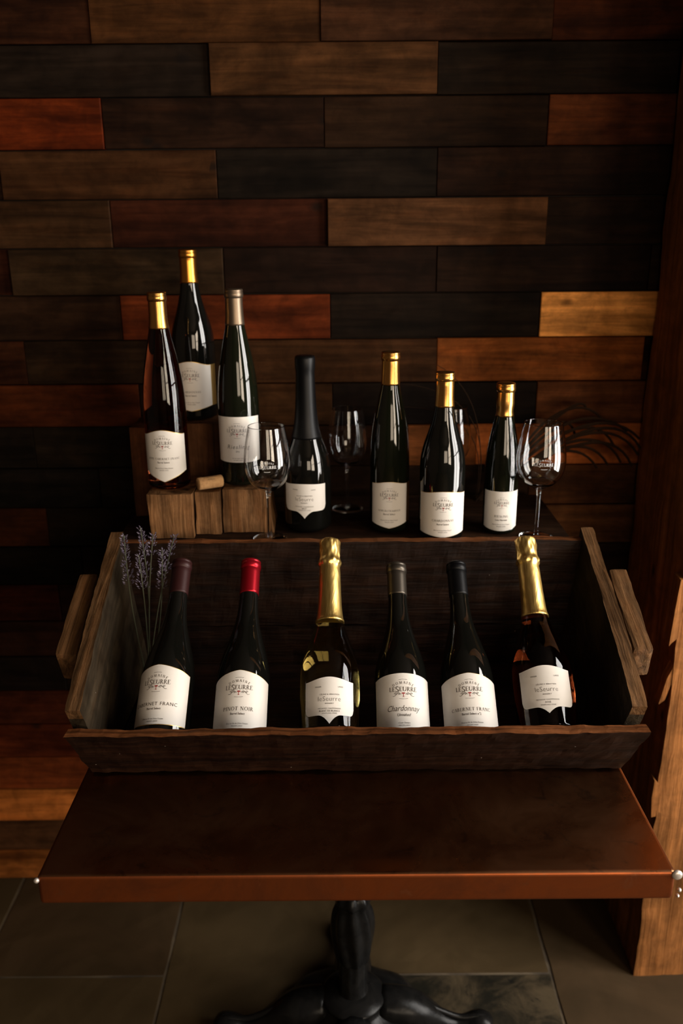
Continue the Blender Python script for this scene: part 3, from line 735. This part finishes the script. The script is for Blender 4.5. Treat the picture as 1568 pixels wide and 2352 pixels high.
def bottle(b):
    root = empty('wine_bottle'); r = b['r']; prof = bottle_profile(b['kind'], b['h'], r)
    h = b['h']
    root.matrix_world = Matrix.Translation(b['loc']) @ Matrix.Rotation(b.get('lean', 0), 4, 'Y') @ Matrix.Rotation(-b.get('tilt', 0), 4, 'X') @ Matrix.Rotation(b.get('yaw', 0), 4, 'Z')
    tag(root, b['label'], 'bottle', b.get('group'))
    V, Fc = lathe(prof[1:], 64)
    obj('glass_body', V, Fc, M[b['glass']], root, True)
    # capsule or foil
    if b['cap'] == 'foil':
        z0 = b['cap_z']; z1 = h
        ro = lambda z: rad_at(prof, z)+.0009
        P = [(ro(z0)-.0005, z0-.0004), (ro(z0)+.0004, z0), (ro(z0)+.0001, z0+.003)]+[(ro(z), z) for z in [z0+.006+(z1-.052-z0)*i/10 for i in range(11)]]
        P += [(.0176, z1-.043), (.0188, z1-.040), (.0182, z1-.036), (.0166, z1-.032), (.0163, z1-.026), (.0166, z1-.016), (.0168, z1-.006), (.0162, z1-.001), (.0140, z1+.0015), (.006, z1+.002)]
        rr = random.Random(int(h*1e5)+int(b['loc'][0]*1000))
        ph = [rr.uniform(0, 6.28) for _ in range(5)]
        def fl(a, z):
            k = .055 if z > z1-.046 else .006
            return 1+k*(.5*math.sin(5*a+ph[0]+z*260)+.4*math.sin(9*a+ph[1]-z*310)+.3*math.sin(13*a+ph[2]+z*120))
        P = [P[0]]+smoothprof(P[1:], 2)
        V, Fc = lathe(P, 72, fl); obj('foil', V, Fc, M[b['cap_mat']], root, True)
    elif b['cap'] == 'smooth':
        z0 = b['cap_z']; ro = lambda z: rad_at(prof, z)+.0003
        P = [(ro(z0), z0)]+[(ro(z), z) for z in [z0+.004+(h-.03-z0)*i/12 for i in range(13)]]+[(.0174, h-.022), (.0179, h-.012), (.0177, h-.004), (.0164, h-.0005), (.010, h+.0008)]
        V, Fc = lathe(P, 56); obj('foil', V, Fc, M[b['cap_mat']], root, True)
    else:
        z0 = h-b.get('cap_len', .057); e = .0007; ro = lambda z: rad_at(prof, z)+e
        P = [(ro(z0), z0)]+[(ro(z), z) for z in [z0+.003+(h-.016-z0-.003)*i/6 for i in range(7)]]
        P += [(.0149, h-.0152), (.0149, h-.0146), (.0163, h-.0138), (.0165, h-.009), (.0160, h-.0052), (.0155, h-.0044), (.0160, h-.0036), (.0160, h-.0014), (.0150, h), (.006, h+.0004)]
        V, Fc = lathe(P, 56); obj('capsule', V, Fc, M[b['cap_mat']], root, True)
    # label
    L = b['lab']; ang = L['ang']; shape = label_shape(L['style'], *L['z'])
    if L.get('gold'):
        V, Fc = label_sheet(r+.00025, ang, shape, L['gold'], (L['gold']/r, L['gold']/r+L.get('band', 0)))
        ge = obj('gold_edge', V, Fc, M['goldleaf'], root, True)
    V, Fc = label_sheet(r+.0005, ang, shape)
    lo = obj('label', V, Fc, M['paper'], root, True)
    I, Rd = Ink(), Ink()
    b['print'](I, Rd, L['z'])
    obj('lettering', wrap(I.V, r+.00075), I.F, M['ink'], lo)
    if Rd.V: obj('red_emblem', wrap(Rd.V, r+.00075), Rd.F, M['inkred'], lo)
    return root
def pr_domaine(name, sub, foot=("Élevé en Fût de Chêne Français", 'FINGER LAKES'), s=.0062, name_h=.0046, style='serif', dv=0):
    def f(I, Rd, z):
        bot, side, pk, tip = z; Hh = pk-bot
        crest(I, Rd, 0, bot+Hh*.66, s)
        v = bot+Hh*.30
        if style == 'serif': I.serif(name, 0, v, name_h, .14)
        elif style == 'sans': I.font(name, 0, v, name_h, sp=1.15)
        elif style == 'italic': I.font(name, 0, v, name_h, .38, .80, -.006)
        elif style == 'script': I.font(name, 0, v, name_h, .22, .95, 0, 1.2)
        if sub: I.font(sub, 0, v-.0062 if style != 'italic' else v-.0075, .0033 if style != 'italic' else .0042, .0 if style != 'italic' else .35, .9, .012)
        if foot:
            I.font(foot[0], 0, bot+.0062, .0021, .3, .85); I.font(foot[1], 0, bot+.0026, .0018, 0, 1.0)
    return f
def pr_spark(third, fourth, v0=0):
    def f(I, Rd, z):
        bot, side, pk, tip = z; Hh = side-bot
        I.font('FINGER', -.0165, bot+Hh*.80, .0019, 0, 1.1, .01); I.font('LAKES', .0165, bot+Hh*.80, .0019, 0, 1.1, .01)
        I.font('CÉLINE & SÉBASTIEN', 0, bot+Hh*.575, .0019, 0, 1.05, .006, 1.15)
        I.font('leSeurre', 0, bot+Hh*.40, .0072, 0, .95, -.022, 1.05)
        I.font('WINERY', 0, bot+Hh*.31, .0021, .2, 1.1, 0, 1.1)
        I.font('MÉTHODE CHAMPENOISE', 0, bot+Hh*.17, .0019, 0, 1.0, 0, 1.1)
        I.font(third, 0, bot+Hh*.095, .0025, 0, 1.0, .006); I.font(fourth, 0, bot+Hh*.035, .0018, 0, 1.0, 0, 1.1)
    return f
UP = 'bottles standing on the riser'; LAY = 'bottles lying back in the bin'
ZB = BZ1+.0022; ZB2 = BZ2+.002; ZR = RZ+.001
bottles = [
 dict(label='pinkish amber rosé bottle with gold capsule on the low cracked block', loc=(-.3085, 1.472, ZB), kind='flute', h=.338, r=.0372, yaw=R(-2), glass='glass_rose', cap='cap', cap_mat='cap_gold', cap_len=.060,
      lab=dict(style='ogee', z=(.034, .099, .1085, .0165), ang=R(66), gold=.0008), print=pr_domaine("ROSE CABERNET FRANC", 'Barrel Select', s=.0058, name_h=.0036), group=UP),
 dict(label='tall black Chardonnay bottle with orange gold capsule on the taller block', loc=(-.2735, 1.597, ZB2), kind='burgundy', h=.304, r=.040, yaw=R(-4), glass='glass_black', cap='cap', cap_mat='cap_copper', cap_len=.058,
      lab=dict(style='ogee', z=(.0265, .1005, .1085, .0175), ang=R(60), gold=.0008, band=R(22)), print=pr_domaine('CHARDONNAY', 'Barrel Select', s=.0060, name_h=.0040), group=UP),
 dict(label='dark Riesling bottle with bronze capsule and rectangular label on the cracked block', loc=(-.1815, 1.494, ZB), kind='flute', h=.341, r=.0365, yaw=R(-1), glass='glass_green', cap='cap', cap_mat='cap_bronze', cap_len=.060,
      lab=dict(style='flat', z=(.045, .125, .1265, .0445), ang=R(72)), print=pr_domaine('Riesling', 'Dry', s=.0060, name_h=.0076, style='script', foot=('Vin des Finger Lakes', 'FINGER LAKES')), group=UP),
 dict(label='squat black sparkling bottle with smooth black foil between the two wine glasses', loc=(-.0612, 1.474, ZR), kind='sparkling_high', h=.311, r=.0425, yaw=R(-6), glass='glass_black', cap='smooth', cap_mat='cap_black', cap_z=.168,
      lab=dict(style='shield', z=(.0415, .0905, .0925, .0285), ang=R(55)), print=pr_spark('BRUT', 'SPARKLING WINE'), group=UP),
 dict(label='slim black Gewurztraminer bottle with gold capsule standing next to the black foiled sparkling bottle', loc=(.0865, 1.464, ZR), kind='flute', h=.318, r=.0352, yaw=R(-3), glass='glass_green', cap='cap', cap_mat='cap_gold', cap_len=.056,
      lab=dict(style='ogee', z=(.018, .0905, .0955, .010), ang=R(58), gold=.0004, band=R(22)), print=pr_domaine('GEWURZTRAMINER', 'Barrel Select', s=.0054, name_h=.0032), group=UP),
 dict(label='broad black Chardonnay bottle with gold capsule between the Gewurztraminer and the small Riesling', loc=(.1755, 1.419, ZR), kind='burgundy', h=.290, r=.0395, yaw=R(-2), glass='glass_black', cap='cap', cap_mat='cap_gold', cap_len=.058,
      lab=dict(style='ogee', z=(.0155, .0862, .0918, .0095), ang=R(68), gold=.0005), print=pr_domaine('CHARDONNAY', 'Barrel Select', s=.0058, name_h=.0040), group=UP),
 dict(label='small slim Riesling bottle with gold capsule beside the wine glass', loc=(.2835, 1.447, ZR), kind='flute', h=.266, r=.0300, yaw=R(-4), glass='glass_green', cap='cap', cap_mat='cap_gold', cap_len=.057,
      lab=dict(style='flat', z=(.0125, .0795, .0800, .0075), ang=R(68)), print=pr_domaine('RIESLING', 'Late Harvest', s=.0044, name_h=.0040), group=UP),
]
EL = R(50); ES = R(46)
def recl(x, r=.04): return (x, 1.064, .7665+r*math.cos(R(40)))
def recs(x, r=.0445): return (x, 1.070, .7668+r*math.cos(R(44)))
bottles += [
 dict(label='black Cabernet Franc bottle with maroon capsule next to the lavender sprigs', loc=recl(-.2645), kind='burgundy_low', h=.298, r=.040, tilt=EL, lean=R(1.2), yaw=R(-12), glass='glass_black', cap='cap', cap_mat='cap_maroon', cap_len=.060,
      lab=dict(style='roof', z=(.0165, .0935, .1053, .0155), ang=R(74), gold=.0008), print=pr_domaine('CABERNET FRANC', 'Barrel Select', name_h=.0052, style='sans', s=.0066), group=LAY),
 dict(label='black Pinot Noir bottle with bright red capsule', loc=recl(-.150), kind='burgundy_low', h=.297, r=.040, tilt=EL, lean=R(.6), yaw=R(-2), glass='glass_black', cap='cap', cap_mat='cap_red', cap_len=.060,
      lab=dict(style='roof', z=(.0085, .083, .0955, .0080), ang=R(74), gold=.0006), print=pr_domaine('PINOT NOIR', 'Barrel Select', name_h=.0056, s=.0066), group=LAY),
 dict(label='clear golden sparkling wine bottle with tall gold foil in the bin', loc=recs(-.0195), kind='sparkling', h=.318, r=.0445, tilt=ES, yaw=0, glass='glass_gold', cap='foil', cap_mat='foil_gold', cap_z=.178,
      lab=dict(style='shield', z=(.0232, .0735, .0790, .0105), ang=R(50)), print=pr_spark('BLANC DE BLANCS', 'SPARKLING WINE'), group=LAY),
 dict(label='black Chardonnay Unoaked bottle with dark pewter capsule in the bin', loc=recl(.087), kind='burgundy_low', h=.288, r=.040, tilt=EL, lean=R(.4), yaw=R(0), glass='glass_black', cap='cap', cap_mat='cap_grey', cap_len=.056,
      lab=dict(style='flat', z=(.0075, .0845, .0888, .0070), ang=R(72)), print=pr_domaine('Chardonnay', 'Unoaked', foot=('Cuvée Classique', 'FINGER LAKES'), s=.0066, name_h=.0088, style='italic'), group=LAY),
 dict(label='black Cabernet Franc bottle with matte black capsule next to the rosé sparkling one', loc=recl(.1865), kind='burgundy_low', h=.289, r=.040, tilt=EL, lean=R(-.3), yaw=R(-4), glass='glass_black', cap='cap', cap_mat='cap_black', cap_len=.058,
      lab=dict(style='roof', z=(.0075, .079, .0885, .0070), ang=R(74), gold=.0005), print=pr_domaine('CABERNET FRANC', "Barrel Select n°2", name_h=.0049, s=.0064), group=LAY),
 dict(label='amber red sparkling rosé bottle with tall gold foil in the bin', loc=recs(.3005), kind='sparkling', h=.318, r=.0445, tilt=ES, lean=R(-.5), yaw=R(-8), glass='glass_rosespk', cap='foil', cap_mat='foil_gold', cap_z=.184,
      lab=dict(style='shield', z=(.0330, .0885, .0940, .0235), ang=R(52)), print=pr_spark('ROSÉ', 'SPARKLING WINE'), group=LAY),
]
for b in bottles: bottle(b)

# ------------------------------------------------------------------ wine glasses
def wineglass(loc, h, rmax, label, yaw=0, etched=True):
    root = tag(empty('wine_glass', loc), label, 'wine glass', 'wine glasses on the riser'); root.rotation_euler.z = yaw
    k = h/.205; q = rmax/.0425
    out = smoothprof([(.0042, .080), (.0052, .0865), (.012, .0905), (.024, .0975), (.0345, .109), (.0405, .123), (.0425, .138), (.0415, .155), (.0385, .175), (.0345, .195), (.0325, .205)], 5)
    out = [(a*q, z*k) for a, z in out]
    inn = [(max(.0006, a-.0011), z+(.002 if z < .1*k else 0)) for a, z in out if z > .0905*k]
    Vb, Fb = lathe(out+[(a, z) for a, z in reversed(inn)], 64, cap0=True, cap1=True)
    bowl = obj('bowl', Vb, Fb, M['crystal'], root, True)
    st = [(.0046, .0036), (.0036, .010), (.0032, .030), (.0032, .060), (.0036, .074), (.0042, .0798)]
    V, Fc = lathe(smoothprof([(a, z*k) for a, z in st], 4), 24); obj('stem', V, Fc, M['crystal'], root, True)
    V, Fc = lathe([(.0295, .0), (.0300, .0006), (.0292, .0013), (.020, .0022), (.010, .0030), (.0046, .0035)], 48); obj('foot', V, Fc, M['crystal'], root, True)
    if etched:
        I = Ink(); s = .0052
        I.serif('LESEURRE', 0, .139*k, s, .08, .95, big=(2,)); I.arched('DOMAINE', 0, .139*k+1.7*s, s*.55, s*4.2, .4)
        I.line([(s*5*math.sin(t), .139*k-1.1*s+5*s-s*5*math.cos(t)) for t in (-.2, -.1, 0, .1, .2)], s*.1)
        obj('etched_lettering', wrap(I.V, lambda v: rad_at(out, v)+.0003), I.F, M['frost'], bowl)
wineglass((.3425, 1.408, ZR), .205, .0420, 'clear stemmed wine glass beside the small Riesling bottle', R(-6))
wineglass((-.1265, 1.409, ZR), .203, .0405, 'clear stemmed wine glass in front of the cracked timber block', R(4))
wineglass((.012, 1.575, ZR), .198, .0375, 'clear stemmed wine glass behind the squat black sparkling bottle', 0, False)
wineglass((.211, 1.585, ZR), .198, .0375, 'clear stemmed wine glass behind the broad Chardonnay bottle', 0, False)

# ------------------------------------------------------------------ cork
V, Fc = lathe([(.0098, -.0225), (.0108, -.0215), (.0110, -.019), (.0110, .019), (.0108, .0215), (.0098, .0225)], 32)
p0 = atY(482, 1104, 1.452)
ck = tag(obj('cork', V, Fc, M['cork'], None, True), 'printed wine cork lying on the low cracked timber block', 'cork')
ck.matrix_world = Matrix.Translation((p0.x, 1.452, BZ1+.0125)) @ Matrix.Rotation(R(28), 4, 'Z') @ Matrix.Rotation(R(90), 4, 'Y')
I = Ink(); I.serif('LESEURRE', 0, .002, .0046, .05, .9, big=(2,)); I.serif('WINERY', 0, -.0045, .0028, .1)
pr = [(-.01115*math.sin(R(35)+v/.011)*1.0, 0, 0) for u, v in I.V]
o = obj('lettering', [(math.cos(R(150)-0*u+v/.01115)*.01118, -math.sin(R(150)+v/.01115)*.01118, u) for u, v in I.V], I.F, M['ink'], ck)

# ------------------------------------------------------------------ lavender sprigs in the corner of the bin
def lavender(px0, py0, px1, py1, hl, Y0, Y1, label, seed):
    rr = random.Random(seed)
    a, b = atY(px0, py0, Y0), atY(px1, py1, Y1)               # foot (in the bin) and tip
    root = tag(empty('lavender_sprig', a), label, 'lavender', 'lavender sprigs standing in the corner of the bin')
    d = b-a; bow = Vector((rr.uniform(-.008, .008), rr.uniform(-.006, .006), 0))
    P = lambda t: d*t+bow*math.sin(t*math.pi)
    V, Fc = tube([P(i/10) for i in range(11)], .0010, 5); obj('stem', V, Fc, M['stem'], root)
    V, Fc = [], []
    Lg = d.length; n = int(hl/.0040)
    for i in range(n):
        f = i/max(1, n-1); t = 1-(hl/Lg)*(1-f); c = P(t)
        if .25 < f < .36 and rr.random() < .8: continue
        for k in range(6):
            if rr.random() < .25: continue
            an = k*2*math.pi/6+i*.7; spread = (.0082*(1-.5*f))*rr.uniform(.7, 1.25)
            dr = Vector((math.cos(an), math.sin(an), rr.uniform(.5, 1.2))).normalized()
            ce = c+Vector((math.cos(an)*spread, math.sin(an)*spread, rr.uniform(-.001, .001)))
            L_, r_ = .0030*rr.uniform(.8, 1.3), .00135*rr.uniform(.8, 1.2)
            x = dr.cross(Vector((0, 0, 1))).normalized(); y = dr.cross(x); m0 = len(V)
            V += [ce-dr*L_]+[ce+(x*math.cos(q*2.094)+y*math.sin(q*2.094))*r_ for q in range(3)]+[ce+dr*L_]
            Fc += [(m0, m0+1+(q+1) % 3, m0+1+q) for q in range(3)]+[(m0+4, m0+1+q, m0+1+(q+1) % 3) for q in range(3)]
    tag(obj('flower_spike', V, Fc, M['bud'], root), kind='stuff')
lavender(332, 1535, 284, 1230, .088, 1.30, 1.27, 'lavender sprig leaning out furthest over the end board of the bin', 1)
lavender(338, 1535, 322, 1212, .088, 1.31, 1.29, 'tallest lavender sprig, dark violet, upright behind the others', 2)
lavender(346, 1535, 351, 1226, .034, 1.29, 1.265, 'pale lavender sprig with short head on a long bare green stem', 3)
lavender(345, 1535, 400, 1230, .060, 1.335, 1.335, 'lavender sprig leaning towards the maroon capsule', 4)
lavender(342, 1535, 318, 1275, .060, 1.28, 1.255, 'short lavender sprig in front of the tallest one', 5)
lavender(352, 1535, 372, 1262, .070, 1.29, 1.26, 'short lavender sprig between the pale sprig and the maroon capsule', 6)

# ------------------------------------------------------------------ dried grass behind the bottles
gr = tag(empty('dried_grass', (.275, 1.625, ZR)), 'bunch of dark dried grass arching out behind the small bottle and glass', 'dried grass')
gb = Vector((.275, 1.625, ZR))
def blade(tip_px, mid_px, wd, Y=1.64):
    m, e = atY(*mid_px, Y-.01)-gb, atY(*tip_px, Y+.015)-gb
    e.y = min(e.y, .055); m.y = min(m.y, .05)
    s = Vector((random.uniform(-.008, .008), random.uniform(-.005, .005), .0))
    pts = []
    for i in range(15):
        t = i/14; c = m*2-(s+e)*.5
        pts.append(s*(1-t)**2+c*(2*t*(1-t))+e*t*t)
    V, Fc = tube(pts, lambda t: wd*(.35+.65*math.sin(min(1, t*1.25)*math.pi*.8)), 4)
    obj('blade', V, Fc, M['grass'], gr)
random.seed(11)
for tp, md in [((1468, 1008), (1320, 985)), ((1440, 990), (1290, 978)), ((1465, 1045), (1330, 1000)), ((1425, 1062), (1310, 1015)), ((1395, 1068), (1290, 1030)),
               ((1345, 935), (1270, 965)), ((1370, 1075), (1270, 1040)), ((1470, 1030), (1340, 992)), ((1450, 1070), (1335, 1020)), ((1320, 1000), (1255, 985)), ((1410, 1025), (1300, 992)), ((1380, 960), (1265, 960))]:
    blade(tp, md, .0034)
for tp, md in [((925, 882), (1080, 960)), ((905, 935), (1070, 985)), ((1003, 838), (1090, 950))]:
    blade(tp, md, .0009)
